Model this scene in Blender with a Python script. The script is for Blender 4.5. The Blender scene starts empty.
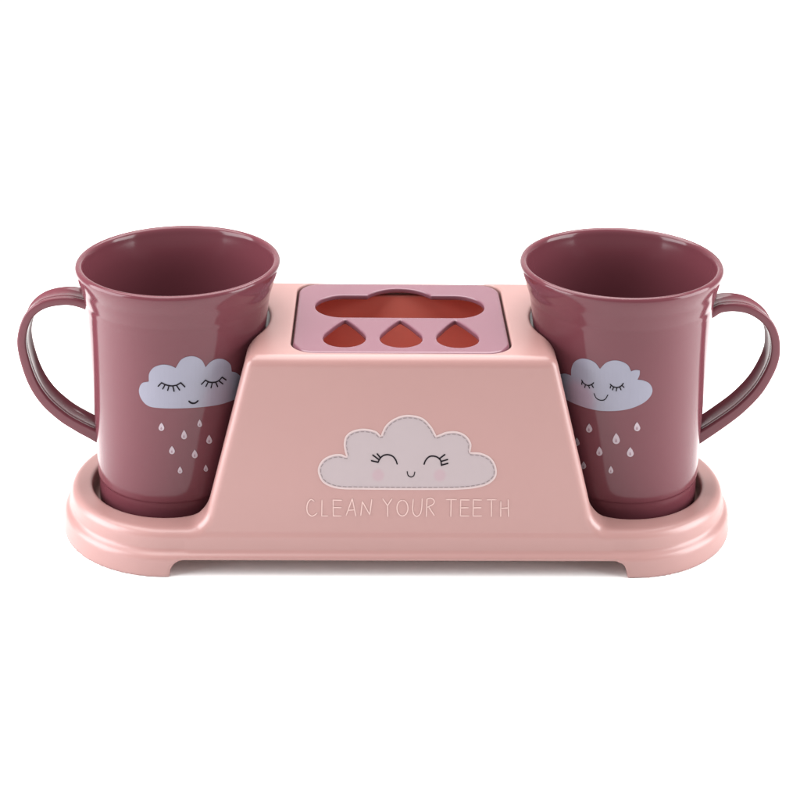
import bpy, bmesh, math, random
import numpy as np
from mathutils import Vector, Matrix
from mathutils.geometry import delaunay_2d_cdt
random.seed(4)
U = 0.01          # modelling unit -> Blender unit (one modelling unit is about 0.4 mm of the real thing)
sc = bpy.context.scene

# ------------------------------------------------------------------ camera
F, D, ZC = 1600.0, 1600.0, 829.0       # focal length in photo pixels, distance, height
CX, CY, HOR = 399.1, 400.0, -314.0
ROLL = math.radians(0.85)
YAW = math.radians(-1.3)                # the camera stands a little to the left of square on
cd = bpy.data.cameras.new('camera'); cam = bpy.data.objects.new('camera', cd)
sc.collection.objects.link(cam); sc.camera = cam
cd.sensor_fit = 'HORIZONTAL'; cd.sensor_width = 36; cd.lens = 36*F/800
cd.clip_start = .1; cd.clip_end = 2000
cam.location = Matrix.Rotation(YAW, 3, 'Z') @ Vector((0, -D*U, ZC*U))
cam.rotation_euler = (Matrix.Rotation(YAW, 4, 'Z') @ Matrix.Rotation(math.radians(90), 4, 'X') @ Matrix.Rotation(ROLL, 4, 'Z')).to_euler()
cd.shift_x = (400-(CX+(CY-HOR)*math.sin(ROLL)))/800
cd.shift_y = -(400-(CY-(CY-HOR)*math.cos(ROLL)))/800
sc.render.resolution_x = sc.render.resolution_y = 1024

# ------------------------------------------------------------------ light
w = bpy.data.worlds.new('World'); sc.world = w; w.use_nodes = True
bg = w.node_tree.nodes['Background']
bg.inputs[0].default_value = (1, .99, .985, 1); bg.inputs[1].default_value = 0.40

def softbox(name, loc, target, sx, sy, power, col=(1, 1, 1)):
    l = bpy.data.lights.new(name, 'AREA'); l.shape = 'RECTANGLE'; l.size = sx; l.size_y = sy
    l.energy = power; l.color = col
    o = bpy.data.objects.new(name, l); sc.collection.objects.link(o)
    o.location = loc
    o.rotation_euler = (Vector(target)-Vector(loc)).to_track_quat('-Z', 'Y').to_euler()
    return o
softbox('softbox_top', (-1, 2, 12), (0, .5, 0), 18, 12, 4300, (1, .99, .98))
softbox('softbox_left', (-12, -2.5, 4.5), (-2, 0, 1), 9, 9, 2650, (.98, .97, 1))
softbox('softbox_right', (12, -2.5, 4.5), (2, 0, 1), 8, 9, 2350, (1, .99, 1))
softbox('softbox_backdrop', (0, 6, 16), (0, 26, 4), 34, 6, 3600, (1, 1, 1))

sc.view_settings.view_transform = 'Standard'; sc.view_settings.look = 'None'
sc.view_settings.exposure = 0; sc.view_settings.gamma = 1
sc.render.engine = 'CYCLES'
sc.cycles.max_bounces = 12; sc.cycles.diffuse_bounces = 6

# ------------------------------------------------------------------ materials
def mat(name, col, rough=.4, bump=0., bscale=1., coat=0., sss=0., spec=.5, mottled=.0):
    m = bpy.data.materials.new(name); m.use_nodes = True
    nt = m.node_tree; p = nt.nodes['Principled BSDF']
    p.inputs['Base Color'].default_value = (*col, 1); p.inputs['Roughness'].default_value = rough
    p.inputs['Specular IOR Level'].default_value = spec
    if coat: p.inputs['Coat Weight'].default_value = coat; p.inputs['Coat Roughness'].default_value = .06
    if sss:
        p.inputs['Subsurface Weight'].default_value = sss
        p.inputs['Subsurface Radius'].default_value = (1, .45, .4); p.inputs['Subsurface Scale'].default_value = .06
    tc = nt.nodes.new('ShaderNodeTexCoord')
    if bump:
        n = nt.nodes.new('ShaderNodeTexNoise'); n.inputs['Scale'].default_value = bscale; n.inputs['Detail'].default_value = 2
        b = nt.nodes.new('ShaderNodeBump'); b.inputs['Strength'].default_value = bump; b.inputs['Distance'].default_value = .03
        nt.links.new(tc.outputs['Object'], n.inputs['Vector']); nt.links.new(n.outputs['Fac'], b.inputs['Height'])
        nt.links.new(b.outputs['Normal'], p.inputs['Normal'])
    if mottled:
        n = nt.nodes.new('ShaderNodeTexNoise'); n.inputs['Scale'].default_value = .9; n.inputs['Detail'].default_value = 3
        r = nt.nodes.new('ShaderNodeMapRange'); r.inputs['To Min'].default_value = 1-mottled; r.inputs['To Max'].default_value = 1+mottled
        v = nt.nodes.new('ShaderNodeVectorMath'); v.operation = 'SCALE'; v.inputs[0].default_value = col
        nt.links.new(tc.outputs['Object'], n.inputs['Vector']); nt.links.new(n.outputs['Fac'], r.inputs['Value'])
        nt.links.new(r.outputs[0], v.inputs['Scale']); nt.links.new(v.outputs[0], p.inputs['Base Color'])
    return m
M = {}
M['pink'] = mat('pink_plastic', (.305, .168, .156), .33, .16, 1.3, mottled=.02)
M['coral'] = mat('coral_bounce_glow', (.58, .185, .145), .45)  # reddish glow of the hollow, put into the base colour
M['mauve'] = mat('mauve_plastic', (.104, .029, .038), .13, .25, .9, mottled=.03, spec=.27)
M['lid'] = mat('mauve_lid_plastic', (.165, .068, .092), .22, .10, 1.2, spec=.5)
M['ink'] = mat('black_ink', (.006, .004, .007), .6, spec=.1)
M['cream'] = mat('pale_pink_ink', (.50, .34, .315), .4)
M['patch'] = mat('patch_border_ink', (.43, .335, .33), .4)
M['stitch'] = mat('grey_stitch_ink', (.17, .125, .13), .5)
M['drop'] = mat('raindrop_ink', (.33, .27, .30), .35, spec=.3)
M['dropdark'] = mat('raindrop_inner_ink', (.20, .13, .16), .35, spec=.3)
M['white'] = mat('white_sweep', (.93, .93, .92), .6, spec=.2)

def cloud_mat(name, col, cheeks, ccol, rad):
    """printed cloud colour with soft round cheeks at given local points"""
    m = mat(name, col, .35); nt = m.node_tree; p = nt.nodes['Principled BSDF']
    tc = nt.nodes.new('ShaderNodeTexCoord'); last = None
    for c in cheeks:
        vm = nt.nodes.new('ShaderNodeVectorMath'); vm.operation = 'DISTANCE'; vm.inputs[1].default_value = c
        nt.links.new(tc.outputs['Object'], vm.inputs[0])
        r = nt.nodes.new('ShaderNodeMapRange'); r.interpolation_type = 'SMOOTHSTEP'
        r.inputs['From Min'].default_value = rad*.45; r.inputs['From Max'].default_value = rad
        r.inputs['To Min'].default_value = 1; r.inputs['To Max'].default_value = 0
        nt.links.new(vm.outputs['Value'], r.inputs['Value'])
        mx = nt.nodes.new('ShaderNodeMix'); mx.data_type = 'RGBA'
        nt.links.new(r.outputs[0], mx.inputs[0]); mx.inputs[7].default_value = (*ccol, 1)
        if last: nt.links.new(last, mx.inputs[6])
        else: mx.inputs[6].default_value = (*col, 1)
        last = mx.outputs[2]
    nt.links.new(last, p.inputs['Base Color'])
    return m

# ------------------------------------------------------------------ object helpers
def link(name, verts, faces, m, parent=None, smooth=True, scale=U):
    me = bpy.data.meshes.new(name)
    v = np.asarray(verts, dtype=np.float64)*scale
    me.from_pydata(v.tolist(), [], faces if isinstance(faces, list) else faces.tolist())
    me.validate(); me.update()
    me.materials.append(m)
    me.polygons.foreach_set('use_smooth', [smooth]*len(me.polygons))
    o = bpy.data.objects.new(name, me); sc.collection.objects.link(o)
    if parent: o.parent = parent; o.matrix_parent_inverse = parent.matrix_world.inverted()
    return o
def thing(name, loc, label, cat, group=None):
    o = bpy.data.objects.new(name, None); sc.collection.objects.link(o); o.location = [c*U for c in loc]
    o.empty_display_size = .2
    o['label'] = label; o['category'] = cat
    if group: o['group'] = group
    bpy.context.view_layer.update()
    return o

# ------------------------------------------------------------------ the white surface
# a studio sweep: flat under the object, curving up far behind it
prof = [(-6000, 0), (2200, 0)]+[(2200+900*math.sin(a), 900-900*math.cos(a)) for a in [math.radians(d) for d in range(5, 91, 5)]]+[(3100, 5200)]
V_ = [(x, y, z) for x in (-7000, 7000) for y, z in prof]; n_ = len(prof)
fl = link('floor', V_, [(i, n_+i, n_+i+1, i+1) for i in range(n_-1)], M['white'])
fl['kind'] = 'structure'

# ------------------------------------------------------------------ signed distance modelling
def surface_nets(f, lo, hi, h):
    ax = [np.arange(lo[i], hi[i]+h, h, dtype=np.float32) for i in range(3)]
    nx, ny, nz = map(len, ax)
    V = np.empty((nx, ny, nz), np.float32)
    Y, Z = np.meshgrid(ax[1], ax[2], indexing='ij')
    for s in range(0, nx, 32):
        X = ax[0][s:s+32][:, None, None]
        V[s:s+32] = f(np.broadcast_to(X, (X.shape[0], ny, nz)), Y[None], Z[None])
    S = V < 0
    acc = np.zeros((nx-1, ny-1, nz-1), np.uint8)
    for a in (0, 1):
        for b in (0, 1):
            for c in (0, 1):
                acc += S[a:nx-1+a, b:ny-1+b, c:nz-1+c]
    act = (acc > 0) & (acc < 8)
    idx = np.full(act.shape, -1, np.int64); I, J, K = np.nonzero(act); idx[I, J, K] = np.arange(len(I))
    P = np.zeros((len(I), 3)); n = np.zeros(len(I))
    cor = [(a, b, c) for a in (0, 1) for b in (0, 1) for c in (0, 1)]
    for p in cor:
        for d in range(3):
            if p[d]: continue
            q = list(p); q[d] = 1
            v0 = V[I+p[0], J+p[1], K+p[2]]; v1 = V[I+q[0], J+q[1], K+q[2]]
            m = (v0 < 0) != (v1 < 0)
            t = np.where(m, v0/np.where(m, v0-v1, 1), 0)
            pt = np.array(p, float)[None].repeat(len(I), 0); pt[:, d] += t
            P += pt*m[:, None]; n += m
    P = P/n[:, None]+np.stack([I, J, K], 1)
    P = P*h+np.array(lo)
    Q = []
    for d in range(3):
        e, g = (d+1) % 3, (d+2) % 3
        A = [slice(None)]*3; B = [slice(None)]*3; A[d] = slice(0, -1); B[d] = slice(1, None)
        s0, s1 = S[tuple(A)], S[tuple(B)]
        ijk = np.stack(np.nonzero(s0 != s1), 1)
        ok = (ijk[:, e] > 0) & (ijk[:, g] > 0) & (ijk[:, e] < V.shape[e]-1) & (ijk[:, g] < V.shape[g]-1)
        ijk = ijk[ok]
        ins = s0[tuple(ijk.T)]
        def at(de, dg):
            c = ijk.copy(); c[:, e] += de; c[:, g] += dg
            return idx[tuple(c.T)]
        q = np.stack([at(-1, -1), at(0, -1), at(0, 0), at(-1, 0)], 1)
        q[~ins] = q[~ins][:, ::-1]
        Q.append(q)
    Q = np.concatenate(Q)
    e = .05
    for _ in range(4):                      # pull the vertices onto the exact surface
        x, y, z = P.T
        v = f(x, y, z)
        g = np.stack([f(x+e, y, z)-f(x-e, y, z), f(x, y+e, z)-f(x, y-e, z), f(x, y, z+e)-f(x, y, z-e)], 1)/(2*e)
        g2 = np.maximum((g*g).sum(1), .3)
        st = -v[:, None]*g/g2[:, None]
        L = np.linalg.norm(st, axis=1)
        P = P+st*np.minimum(1, .5*h/np.maximum(L, 1e-9))[:, None]
    return P, Q
def rmax(r, *d):
    """intersection with a round edge of radius r"""
    q = [a+r for a in d]; mx = q[0]; s = 0
    for a in q[1:]: mx = np.maximum(mx, a)
    for a in q: s = s+np.maximum(a, 0)**2
    return np.sqrt(s)+np.minimum(mx, 0)-r
def rmin(r, *d): return -rmax(r, *[-a for a in d])
def rrect(x, y, cx, cy, hx, hy, r):
    qx = np.abs(x-cx)-hx+r; qy = np.abs(y-cy)-hy+r
    return np.sqrt(np.maximum(qx, 0)**2+np.maximum(qy, 0)**2)+np.minimum(np.maximum(qx, qy), 0)-r

MX = 222.0            # mug axes at x = -MX and +MX
ZT = 197.0            # top of the tower
LW, LY0, LY1, LCR = 104.5, -82.0, 93.0, 23.0
LCY, LHY = (LY0+LY1)/2, (LY1-LY0)/2
def y_front(z): return -106.5+(z-30)*.066
def holder_sdf(x, y, z):
    ax = np.abs(x)
    stad = np.sqrt(np.maximum(ax-216.5, 0)**2+y*y)
    t1 = rmax(7, stad-113-(20-z)*0.0, z-21, -z-20)
    t2 = rmax(8, stad-107, z-39.5, -z-20)
    tray = rmin(3, t1, t2)
    side = (ax-149-.241*(185-z))/1.0286
    R_ = 24.0; zc = 38+R_; xc = 149+.241*(185-zc)+1.0286*R_     # round foot where the side runs out onto the tray
    fil = np.maximum(np.maximum(R_-np.sqrt((ax-xc)**2+(z-zc)**2), ax-xc), ((z-zc)-(ax-xc)*.241)/1.0286)
    side = np.minimum(side, fil)
    front = (y_front(z)-y)
    back = y-(107-(z-30)*.045)
    tower = rmax(9, side, front, back, z-ZT, -z-10)
    body = rmin(2.5, tray, tower)
    dm = np.sqrt((ax-MX)**2+y*y)
    R = 80.5+(z-38)*.072
    rec = rmax(6, (dm-R), 18.5-z)
    body = rmax(3.2, body, -rec)
    # pocket for the lid and the hollow under it
    pk = np.maximum(rrect(x, y, 0, LCY, LW+1.8, LHY+1.8, LCR+1.8), ZT-5.8-z)
    well = rmax(8, rrect(x, y, 0, LCY, LW-6, LHY-6, LCR-6)+(ZT-z)*.04, 70-z)
    groove = np.maximum(np.maximum(rrect(x, y, 0, LCY, LW+1.8, LHY+1.8, LCR+1.8), -rrect(x, y, 0, LCY, LW-2.2, LHY-2.2, LCR-2.2)), ZT-17-z)
    pk = np.minimum(pk, groove)
    body = rmax(1.6, body, -np.minimum(pk, well))
    # raised underside between the feet
    cut = rmin(0.01, rmax(13, ax-213, z-15.5), 9999+z*0)
    cut = np.maximum(cut, -z-30)
    body = np.maximum(body, -cut)
    under = rmax(6, stad-98, z-6)           # hollow shallow base
    return np.maximum(body, -z)

holder = thing('toothbrush_holder', (0, 0, 0), 'pale pink plastic toothbrush stand reading CLEAN YOUR TEETH under a cloud', 'toothbrush holder')
P, Q = surface_nets(holder_sdf, (-340, -120, -3), (340, 120, 204), 1.75)
link('body', P, Q, M['pink'], holder)

def lid_sdf(x, y, z):
    c = np.sqrt(((x)/1)**2+(y-42)**2)-38
    cap = np.sqrt(np.maximum(np.abs(x)-57, 0)**2+(y-32)**2)-29
    cloud = rmin(.8, c, cap)
    cloud = np.maximum(cloud, 3.5-y) if False else cloud
    lidd = rrect(x, y, 0, LCY, LW, LHY, LCR)
    hole = cloud
    for cx in (-55, 0, 55):
        dx = np.abs(x-cx); yy = y+48.5
        circ = np.sqrt(dx*dx+yy*yy)-20.5
        # two large arcs meeting at the tip
        R = 62.0; arc = np.sqrt((dx+R-20.5)**2+yy*yy)-R
        ln = .895*dx+.446*yy-20.5
        wv = .6*np.clip(yy/18, 0, 1)
        dr = np.where(yy > 0, (1-wv)*arc+wv*ln, circ)
        dr = rmax(1.2, dr, yy-45.5)
        hole = np.minimum(hole, dr)
    top = z-(ZT-.6)
    slab = rmax(3.2, lidd, top)
    slab = rmax(1.5, slab, -hole)
    return np.maximum(slab, (ZT-5.2)-z)
P, Q = surface_nets(lid_sdf, (-107, -85, ZT-11), (107, 97, ZT+2), 0.9)
lid = link('slotted_lid', P, Q, M['lid'], holder)
lid['label'] = 'mauve lid with a cloud shaped slot and three drop shaped holes'

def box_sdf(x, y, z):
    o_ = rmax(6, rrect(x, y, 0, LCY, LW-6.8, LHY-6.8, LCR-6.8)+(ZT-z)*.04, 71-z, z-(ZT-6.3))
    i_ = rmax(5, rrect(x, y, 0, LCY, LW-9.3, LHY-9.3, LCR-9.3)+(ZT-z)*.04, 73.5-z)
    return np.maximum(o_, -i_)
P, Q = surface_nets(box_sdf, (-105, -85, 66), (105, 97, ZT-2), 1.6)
bx = link('added_glow_liner', P, Q, M['coral'], holder)  # added liner; its coral colour stands in for light bounced in the well
bx['label'] = 'added liner coloured like red light bouncing inside the stand'

# ------------------------------------------------------------------ lathe and sweep
def spline(pts, n):
    pts = [np.array(p, float) for p in pts]
    P_ = [2*pts[0]-pts[1]]+pts+[2*pts[-1]-pts[-2]]
    out = []
    for i in range(1, len(P_)-2):
        p0, p1, p2, p3 = P_[i-1:i+3]
        for k in range(n):
            t = k/n
            out.append(.5*((2*p1)+(-p0+p2)*t+(2*p0-5*p1+4*p2-p3)*t*t+(-p0+3*p1-3*p2+p3)*t**3))
    out.append(pts[-1])
    return np.array(out)
OUT = [(0, 19.5), (58, 19.5), (67, 19.8), (71.2, 21.2), (73.2, 25), (73.7, 30), (73.9, 38), (74.2, 44), (74.6, 48.5), (75.4, 50.5), (75.9, 55), (77.2, 75), (80, 105), (83, 132), (85.6, 158), (88.6, 193), (90.2, 210), (91.0, 216), (91.6, 220.5), (92.6, 224), (94.3, 229.5), (96.2, 236), (98.8, 242.5), (100.4, 247), (101.2, 250.4), (101.0, 252.6), (99.6, 254.3), (97.2, 254.6), (95.2, 253.6), (93.9, 251.2), (92.8, 246), (91.0, 238), (89.4, 230), (87.8, 219), (86.2, 205), (82.6, 170), (77, 110), (72.8, 60), (69.5, 32), (65, 25.5), (57, 24), (0, 24)]
def lathe(pts, n=160):
    prof = spline(pts, 5)
    prof[:, 0] = np.maximum(prof[:, 0], 0)
    V = []; Fc = []; m = len(prof)
    for i in range(n):
        a = 2*math.pi*i/n
        for r, z in prof: V.append((r*math.cos(a), r*math.sin(a), z))
    for i in range(n):
        j = (i+1) % n
        for k in range(m-1): Fc.append((i*m+k, j*m+k, j*m+k+1, i*m+k+1))
    return V, Fc
_p = spline(OUT[3:25], 12)
def r_out(z): return np.interp(z, _p[:, 1], _p[:, 0])

def unroll(px, py):
    """photo pixel -> pixel without the camera's roll"""
    dx, dy = px-CX, py-CY
    return CX+dx*math.cos(ROLL)+dy*math.sin(ROLL), CY-dx*math.sin(ROLL)+dy*math.cos(ROLL)
def ray(px, py):
    x, y = unroll(px, py)
    d = np.array([(x-CX)/F, 1.0, -(y-HOR)/F])
    return np.array([d[0]*math.cos(YAW)-d[1]*math.sin(YAW), d[0]*math.sin(YAW)+d[1]*math.cos(YAW), d[2]])
EYE = np.array([D*math.sin(YAW), -D*math.cos(YAW), ZC])
HANDLE = {-1: [(92, 308), (84, 305), (66, 301.5), (44, 305), (29, 316), (22, 334), (22.3, 352), (31, 380), (44, 401), (62, 417.5), (78, 427.5), (92, 435), (101, 440)],
          1: [(704, 320), (712.6, 316), (722.3, 311.5), (735.1, 310.4), (748.6, 312.6), (759.9, 318.3), (769.6, 327.3), (775, 339), (776.3, 352), (774.5, 364), (768.5, 378), (757.6, 394.8), (740.8, 411.6), (721.6, 425.8), (700, 440), (690, 446)]}
def handle_mesh(sign):
    path = []
    for x, y in HANDLE[sign]:            # centre line of the near edge, brought to the middle plane
        d = ray(x, y); t = (-15-EYE[1])/d[1]; p = EYE+d*t
        path.append((p[0]-sign*MX, p[2]))
    c = spline(path, 8); n = len(c)
    V = []; Fc = []
    tp = np.linspace(0, 1, n)
    for i in range(n):
        t = c[min(i+1, n-1)]-c[max(i-1, 0)]; t /= np.linalg.norm(t)
        nrm = np.array([t[1], -t[0]])        # points outward or inward consistently
        half = np.interp(tp[i], [0, .1, .3, .8, 1], [4.9, 4.1, 4.3, 4.9, 5.8])
        wd = np.interp(tp[i], [0, .12, .5, .85, 1], [17.5, 15.5, 15.5, 15, 14])
        sec = []
        r = 2.0
        for (sx, sy) in ((1, 1), (-1, 1), (-1, -1), (1, -1)):
            a0 = {(1, 1): 0, (-1, 1): 90, (-1, -1): 180, (1, -1): 270}[(sx, sy)]
            arc = [((sx*(half-r)+r*math.cos(math.radians(a0+q))), (sy*(wd-r)+r*math.sin(math.radians(a0+q)))) for q in (0, 22, 45, 68, 90)]
            sec += arc
            if (sx, sy) == (-1, 1): sec += [(-half, wd-3.6), (-half+1.3, wd-5.4), (-half+1.5, 0), (-half+1.3, -wd+5.4), (-half, -wd+3.6)]
            if (sx, sy) == (1, -1): sec += [(half, -wd+3.6), (half-1.3, -wd+5.4), (half-1.5, 0), (half-1.3, wd-5.4), (half, wd-3.6)]
        m = len(sec)
        for a, b in sec:
            p = c[i]+nrm*a
            V.append((p[0], b, p[1]))
    for i in range(n-1):
        for k in range(m):
            q = (i*m+k, i*m+(k+1) % m, (i+1)*m+(k+1) % m, (i+1)*m+k)
            Fc.append(q if sign < 0 else q[::-1])
    Fc.append(tuple(range(m))[::-1]); Fc.append(tuple((n-1)*m+k for k in range(m)))
    return V, Fc

# ------------------------------------------------------------------ printed shapes laid on a surface
def mug_uv(mx):
    def g(px, py):
        d = ray(px, py); t = 1500.0
        o = EYE
        lo, hi = 1440.0, 1600.0-0.0
        best = None
        for t in np.linspace(lo, hi, 400):
            p = o+d*t
            if math.hypot(p[0]-mx, p[1]) < r_out(p[2]): best = t; break
        if best is None: best = 1595.0
        a, b = best-1.0, best
        for _ in range(20):
            m_ = (a+b)/2; p = o+d*m_
            if math.hypot(p[0]-mx, p[1]) < r_out(p[2]): b = m_
            else: a = m_
        p = o+d*b
        return (math.atan2(p[0]-mx, -p[1])*84.0, p[2])
    return g
def mug_pt(u, v, off):
    a = u/84.0; r = float(r_out(v))+off
    return (r*math.sin(a), -r*math.cos(a), v)
def face_uv(px, py):
    d = ray(px, py); o = EYE
    # y = y_front(z):  o.y + t d.y = A + B (o.z + t d.z)
    A = -106.5-30*.066; B = .066
    t = (A+B*o[2]-o[1])/(d[1]-B*d[2])
    p = o+d*t
    return (p[0], p[2])
def face_pt(u, v, off): return (u, y_front(v)-off, v)

def solid(name, loop_uv, pt, off, m, parent, grid=4.0):
    """a filled printed shape with a thin edge, following the surface it is printed on"""
    L = [Vector(p) for p in loop_uv]
    pts = list(L); n = len(L)
    xs = [p.x for p in L]; ys = [p.y for p in L]
    if grid and (max(xs)-min(xs)) > grid*1.5:
        def inside(x, y):
            c = False; j = n-1
            for i in range(n):
                if (L[i].y > y) != (L[j].y > y) and x < (L[j].x-L[i].x)*(y-L[i].y)/(L[j].y-L[i].y)+L[i].x: c = not c
                j = i
            return c
        x = min(xs)+grid
        while x < max(xs):
            y = min(ys)+grid/2
            while y < max(ys):
                if inside(x, y) and min((q-Vector((x, y))).length for q in L) > grid*.35: pts.append(Vector((x, y)))
                y += grid
            x += grid
    vv, ee, ff, *_ = delaunay_2d_cdt(pts, [], [list(range(n))], 1, 1e-5)
    top = [pt(p[0], p[1], off) for p in vv]; k = len(top)
    low = [pt(p[0], p[1], -.3) for p in vv]
    faces = []
    cnt = {}
    for f in ff:
        faces.append(tuple(f))
        for a, b in zip(f, list(f[1:])+[f[0]]): cnt[(a, b)] = 1
    for (a, b) in list(cnt):
        if (b, a) not in cnt: faces.append((b, a, a+k, b+k))
    o = link(name, top+low, faces, m, parent, smooth=False)
    o['_'] = 0; del o['_']
    bm = bmesh.new(); bm.from_mesh(o.data); bmesh.ops.recalc_face_normals(bm, faces=bm.faces)
    bm.to_mesh(o.data); bm.free()
    return o
def ribbon(uv, wid, closed=False):
    """outline polygons (quads list) of a stroke with round ends: returned as verts, faces in uv"""
    p = np.array(uv, float)
    V = []; Fc = []
    n = len(p); W = wid if hasattr(wid, '__len__') else [wid]*n
    for i in range(n):
        a = p[(i-1) % n] if (closed or i > 0) else p[i]; b = p[(i+1) % n] if (closed or i < n-1) else p[i]
        t = b-a; t /= (np.linalg.norm(t)+1e-9); nr = np.array([-t[1], t[0]])
        V += [p[i]+nr*W[i]/2, p[i]-nr*W[i]/2]
    for i in range(n if closed else n-1):
        j = (i+1) % n
        Fc.append((2*i, 2*j, 2*j+1, 2*i+1))
    if not closed:
        for i in (0, n-1):
            s = len(V); V.append(p[i])
            for q in range(10): V.append(p[i]+W[i]/2*np.array([math.cos(q*math.pi/5), math.sin(q*math.pi/5)]))
            for q in range(10): Fc.append((s, s+1+q, s+1+(q+1) % 10))
    return V, Fc
def strokes(name, lst, wid, pt, off, m, parent, n=8, closed=False):
    """several strokes as one printed part; lst of (uv points, smooth)"""
    V = []; Fc = []; o_ = off
    for uv in lst:
        c = spline(uv, n) if len(uv) > 2 else np.array([np.array(uv[0])*(1-t)+np.array(uv[1])*t for t in np.linspace(0, 1, 6)])
        if closed: c = c[:-1]
        wv = wid
        v, f = ribbon(c, wv, closed)
        s = len(V)
        V += [pt(q[0], q[1], o_) for q in v]
        Fc += [tuple(s+i for i in q) for q in f]
        o_ += .02                      # crossing strokes never share a plane
    o = link(name, V, Fc, m, parent, smooth=False)
    bm = bmesh.new(); bm.from_mesh(o.data)
    bmesh.ops.recalc_face_normals(bm, faces=bm.faces)
    bm.to_mesh(o.data); bm.free()
    sd = o.modifiers.new('thickness', 'SOLIDIFY'); sd.thickness = .0018; sd.offset = 0
    return o
def outline(segments, conv, n=7):
    """closed outline out of splines that meet at sharp notches"""
    out = []
    for s in segments:
        c = spline(s, n)
        out += [tuple(q) for q in c[:-1]]
    return [conv(*q) for q in out]
def drop_loop(cx, cy, h, wd):
    r = wd/2; yb = cy+h/2-r
    tip = (cx, cy-h/2)
    L = [tip]
    a0 = math.radians(20)
    for k in range(15):
        a = -a0+(math.pi+2*a0)*k/14
        L.append((cx+r*math.cos(a), yb+r*math.sin(a)))
    # soften the straight flanks
    L.insert(1, ((tip[0]+L[1][0])/2+r*.12, (tip[1]+L[1][1])/2))
    L.append(((tip[0]+L[-1][0])/2-r*.12, (tip[1]+L[-1][1])/2))
    return L

def make_mug(side, label, cloud, eyes, smile, drops, org, sc_, cheeks, smile_w):
    mx = side*MX
    t = thing('mug', (mx, 0, 0), label, 'mug', 'mauve mugs standing in the toothbrush holder')
    def lk(*a, **k):
        o = link(*a, **k); o.location = (0, 0, 0); return o
    par = t
    V, Fc = lathe(OUT)
    b = link('cup', [(x+mx, y, z) for x, y, z in V], Fc, M['mauve'], par)
    bm = bmesh.new(); bm.from_mesh(b.data); bmesh.ops.remove_doubles(bm, verts=bm.verts, dist=1e-5)
    bmesh.ops.recalc_face_normals(bm, faces=bm.faces); bm.to_mesh(b.data); bm.free()
    b.data.polygons.foreach_set('use_smooth', [True]*len(b.data.polygons))
    V, Fc = handle_mesh(side)
    h = link('handle', [(x+mx, y, z) for x, y, z in V], Fc, M['mauve'], par)
    bm = bmesh.new(); bm.from_mesh(h.data); bmesh.ops.recalc_face_normals(bm, faces=bm.faces); bm.to_mesh(h.data); bm.free()
    uvf = mug_uv(mx)
    conv = lambda x, y: uvf(org[0]+x*sc_, org[1]+y*sc_)
    pt = lambda u, v, off: tuple(np.array(mug_pt(u, v, off))+np.array((mx, 0, 0)))
    ck = [tuple(np.array(pt(*conv(*c), .3))*U) for c in cheeks]
    cm = cloud_mat('lilac_cloud_print', (.190, .188, .240), ck, (.20, .180, .230) if side < 0 else (.225, .172, .222), .22)
    c = solid('cloud_print', outline(cloud, conv), pt, .35, cm, par)
    for e in eyes:
        strokes('eye', [[conv(*q) for q in s] for s in e], 1.2 if side < 0 else 1.0, pt, .55, M['ink'], c)
    strokes('smile', [[conv(*q) for q in smile]], smile_w, pt, .55, M['ink'], c)
    for (x, y, hh, ww) in drops:
        dl = solid('raindrop', [conv(*q) for q in drop_loop(x, y, hh, ww)], pt, .35, M['drop'], par, grid=0)
        inner = solid('glint', [conv(*q) for q in drop_loop(x-1, y+hh*.17, hh*.36, ww*.30)], pt, .5, M['dropdark'], dl, grid=0)
    if side > 0:                                    # this mug leans a touch towards the stand
        t.rotation_euler = (0, math.radians(-.8), 0); t.location.x += 2.2*U; t.location.z += 1.0*U
    return t

cloudL = [[(165, 237), (125, 248), (109, 290), (125, 340), (165, 377), (230, 388), (330, 390), (450, 384), (560, 370), (640, 345), (700, 315), (722, 275), (700, 225), (668, 190), (637, 180)],
          [(637, 180), (630, 140), (600, 114), (560, 107), (518, 124), (488, 155)],
          [(488, 155), (468, 117), (430, 95), (390, 94), (350, 112), (318, 160)],
          [(318, 160), (285, 145), (240, 141), (195, 156), (168, 190), (165, 237)]]
eyesL = [[[(238, 243), (262, 255), (295, 261), (325, 256), (347, 243)], [(238, 243), (219, 263)], [(258, 254), (245, 278)], [(280, 260), (273, 286)], [(302, 261), (309, 291)], [(322, 257), (340, 284)], [(347, 243), (370, 266)]],
         [[(487, 229), (510, 240), (538, 241), (562, 232), (582, 212)], [(487, 229), (465, 252)], [(503, 238), (490, 264)], [(526, 242), (519, 272)], [(545, 240), (556, 265)], [(563, 232), (586, 250)], [(582, 212), (604, 227)]]]
dropsL = [(237, 495, 46, 32), (366, 540, 52, 32), (455, 475, 42, 26), (509, 567, 50, 32), (297, 628, 46, 32), (427, 650, 48, 32), (343, 742, 40, 26), (490, 732, 38, 24)]
make_mug(-1, 'mauve mug with its handle to the left and a long lashed cloud', cloudL, eyesL,
         [(394, 349), (405, 358), (419, 361), (433, 357), (444, 347)], dropsL, (120, 340), .175, [(560, 335)], 1.5)
cloudR = [[(180, 205), (140, 193), (100, 205), (85, 245), (105, 300), (150, 340), (210, 370), (280, 394), (350, 407), (440, 408), (520, 395), (590, 365), (630, 328), (642, 290), (625, 255), (590, 237), (558, 232)],
          [(558, 232), (570, 205), (572, 180)], [(572, 180), (548, 177), (522, 184)],
          [(522, 184), (505, 150), (470, 128), (425, 121), (380, 134), (345, 168)],
          [(345, 168), (320, 135), (285, 115), (240, 108), (200, 126), (182, 165), (180, 205)]]
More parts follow.
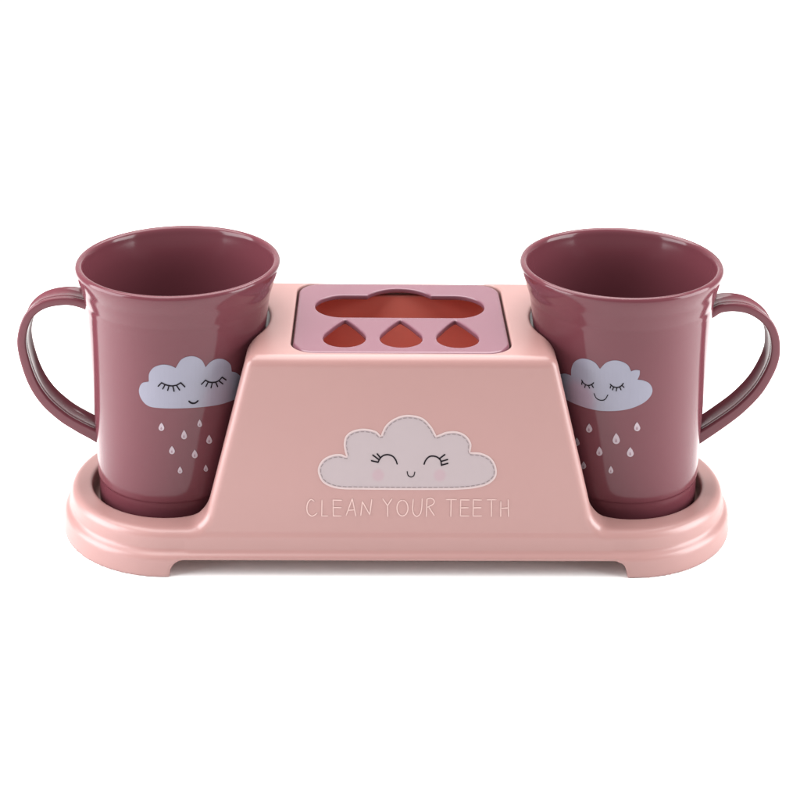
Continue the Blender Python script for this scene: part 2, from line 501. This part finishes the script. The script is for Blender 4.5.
eyesR = [[[(240, 230), (252, 249), (274, 261), (295, 257), (308, 246)], [(243, 238), (240, 254)], [(262, 256), (257, 272)], [(279, 261), (284, 276)], [(296, 256), (306, 273)]],
         [[(403, 256), (418, 269), (440, 275), (462, 268), (477, 252)], [(407, 262), (402, 277)], [(422, 271), (415, 288)], [(440, 275), (436, 294)], [(456, 271), (463, 288)], [(468, 263), (480, 274)]]]
dropsR = [(278, 505, 50, 35), (552, 500, 52, 35), (432, 567, 62, 41), (206, 583, 48, 30), (335, 638, 52, 34), (511, 645, 55, 38), (243, 717, 42, 28), (399, 745, 42, 27)]
make_mug(1, 'mauve mug with its handle to the right and a widely smiling cloud', cloudR, eyesR,
         [(310, 308), (322, 334), (347, 347), (372, 341), (388, 317)], dropsR, (540, 340), .175, [(225, 330)], .8)

# ------------------------------------------------------------------ cloud patch and words on the front of the stand
def cA(x, y): return face_uv(310+x*.125, 410+y*.125)
def cB(x, y): return face_uv(400+x*.125, 410+y*.125)
segs = [[(290, 368), (245, 352), (180, 357), (110, 390), (68, 450), (66, 510), (100, 575), (170, 615), (260, 632), (400, 635), (720, 638), (1000, 638), (1180, 636), (1330, 622), (1430, 590), (1488, 530), (1488, 450), (1445, 380), (1370, 343), (1300, 337), (1283, 336)],
        [(1283, 336), (1290, 270), (1250, 205), (1180, 172), (1100, 172), (1045, 190), (1012, 205)],
        [(1012, 205), (970, 130), (905, 65), (820, 40), (740, 43), (660, 75), (600, 130), (566, 205)],
        [(566, 205), (530, 170), (470, 152), (400, 150), (330, 170), (285, 210), (270, 270), (278, 330), (290, 368)]]
def shrink(uv, d):
    p = np.array(uv); a = np.roll(p, 1, 0); b = np.roll(p, -1, 0)
    t = b-a; t /= np.linalg.norm(t, axis=1)[:, None]; nr = np.stack([-t[:, 1], t[:, 0]], 1)
    area = 0.5*np.sum(p[:, 0]*np.roll(p[:, 1], -1)-np.roll(p[:, 0], -1)*p[:, 1])
    return p+nr*d*(1 if area > 0 else -1)
uv = outline(segs, cA, 8)
ch = [tuple(np.array(face_pt(*q, .5))*U) for q in (cA(545, 520), cB(318, 520))]
patch = solid('cloud_patch', [tuple(q) for q in uv], face_pt, .35, M['patch'], holder, grid=5)
inner = [tuple(q) for q in shrink(uv, 1.7)]
cm = cloud_mat('grey_cloud_print', (.295, .243, .252), ch, (.30, .212, .232), .075)
inr = solid('cloud_face', inner, face_pt, .55, cm, patch, grid=5)
# stitching: short dashes a little inside the border
sl = shrink(uv, 2.5); dash = []
seg = np.linalg.norm(np.roll(sl, -1, 0)-sl, axis=1); cum = np.concatenate([[0], np.cumsum(seg)]); tot = cum[-1]
cl = np.concatenate([sl, sl[:1]]); s = 0
def on(s): return np.array([np.interp(s, cum, cl[:, 0]), np.interp(s, cum, cl[:, 1])])
while s < tot-4:
    dash.append([on(s), on(s+3.4)]); s += 5.0
V = []; Fc = []
for a, b in dash:
    v, f = ribbon([a, b], .55); k = len(V)
    V += [face_pt(q[0], q[1], .72) for q in v[:4]]; Fc += [tuple(k+i for i in f[0])]
st = link('stitching', V, Fc, M['stitch'], patch, smooth=False)
sd = st.modifiers.new('thickness', 'SOLIDIFY'); sd.thickness = .001
strokes('eye', [[cA(*q) for q in s_] for s_ in [[(545, 415), (560, 385), (590, 360), (625, 355), (660, 367), (685, 395), (697, 428)], [(545, 415), (492, 403)], [(552, 395), (503, 358)], [(562, 378), (538, 348)]]], 1.25, face_pt, .75, M['ink'], patch)
strokes('eye', [[cB(*q) for q in s_] for s_ in [[(193, 430), (205, 400), (232, 372), (265, 366), (300, 376), (325, 402), (332, 440)], [(318, 385), (358, 354)], [(328, 408), (380, 394)], [(332, 438), (382, 424)]]], 1.25, face_pt, .75, M['ink'], patch)
strokes('smile', [[cB(*q) for q in [(57, 490), (65, 520), (88, 533), (110, 522), (118, 494)]]], .85, face_pt, .75, M['ink'], patch)
k_ = 110/800
def tA(x, y): return face_uv(300+x*k_, 490+y*k_)
def tB(x, y): return face_uv(405+x*k_, 490+y*k_)
txA = [[[(103, 80), (80, 68), (58, 90), (50, 130), (58, 168), (85, 188), (108, 180), (124, 166)]],
       [[(160, 72), (158, 187)], [(158, 187), (203, 187)]],
       [[(241, 72), (243, 187)], [(243, 187), (300, 187)], [(241, 72), (304, 73)], [(243, 126), (300, 126)]],
       [[(336, 183), (380, 62)], [(380, 62), (406, 187)], [(350, 146), (397, 142)]],
       [[(442, 182), (454, 84)], [(454, 84), (507, 177)], [(507, 177), (522, 68)]],
       [[(603, 64), (637, 112)], [(668, 62), (637, 112)], [(637, 112), (638, 190)]],
       [[(745+40*math.sin(a*math.pi/8), 130-57*math.cos(a*math.pi/8)) for a in range(17)]]]
txB = [[[(60, 66), (55, 130), (62, 170), (85, 190), (110, 172), (121, 130), (125, 62)]],
       [[(160, 64), (155, 190)], [(160, 64), (188, 58), (211, 74), (206, 100), (160, 125)], [(172, 122), (212, 182)]],
       [[(300, 68), (375, 68)], [(335, 68), (333, 190)]],
       [[(405, 70), (403, 187)], [(403, 187), (465, 187)], [(405, 70), (466, 71)], [(403, 128), (460, 127)]],
       [[(497, 70), (495, 187)], [(495, 187), (556, 187)], [(497, 70), (556, 71)], [(495, 128), (552, 127)]],
       [[(597, 69), (662, 69)], [(628, 69), (628, 190)]],
       [[(697, 80), (696, 190)], [(750, 70), (753, 190)], [(696, 131), (752, 129)]]]
for grp, cv in ((txA, tA), (txB, tB)):
    for lt in grp: strokes('letter', [[cv(*q) for q in s_] for s_ in lt], .95, face_pt, .3, M['cream'], holder)
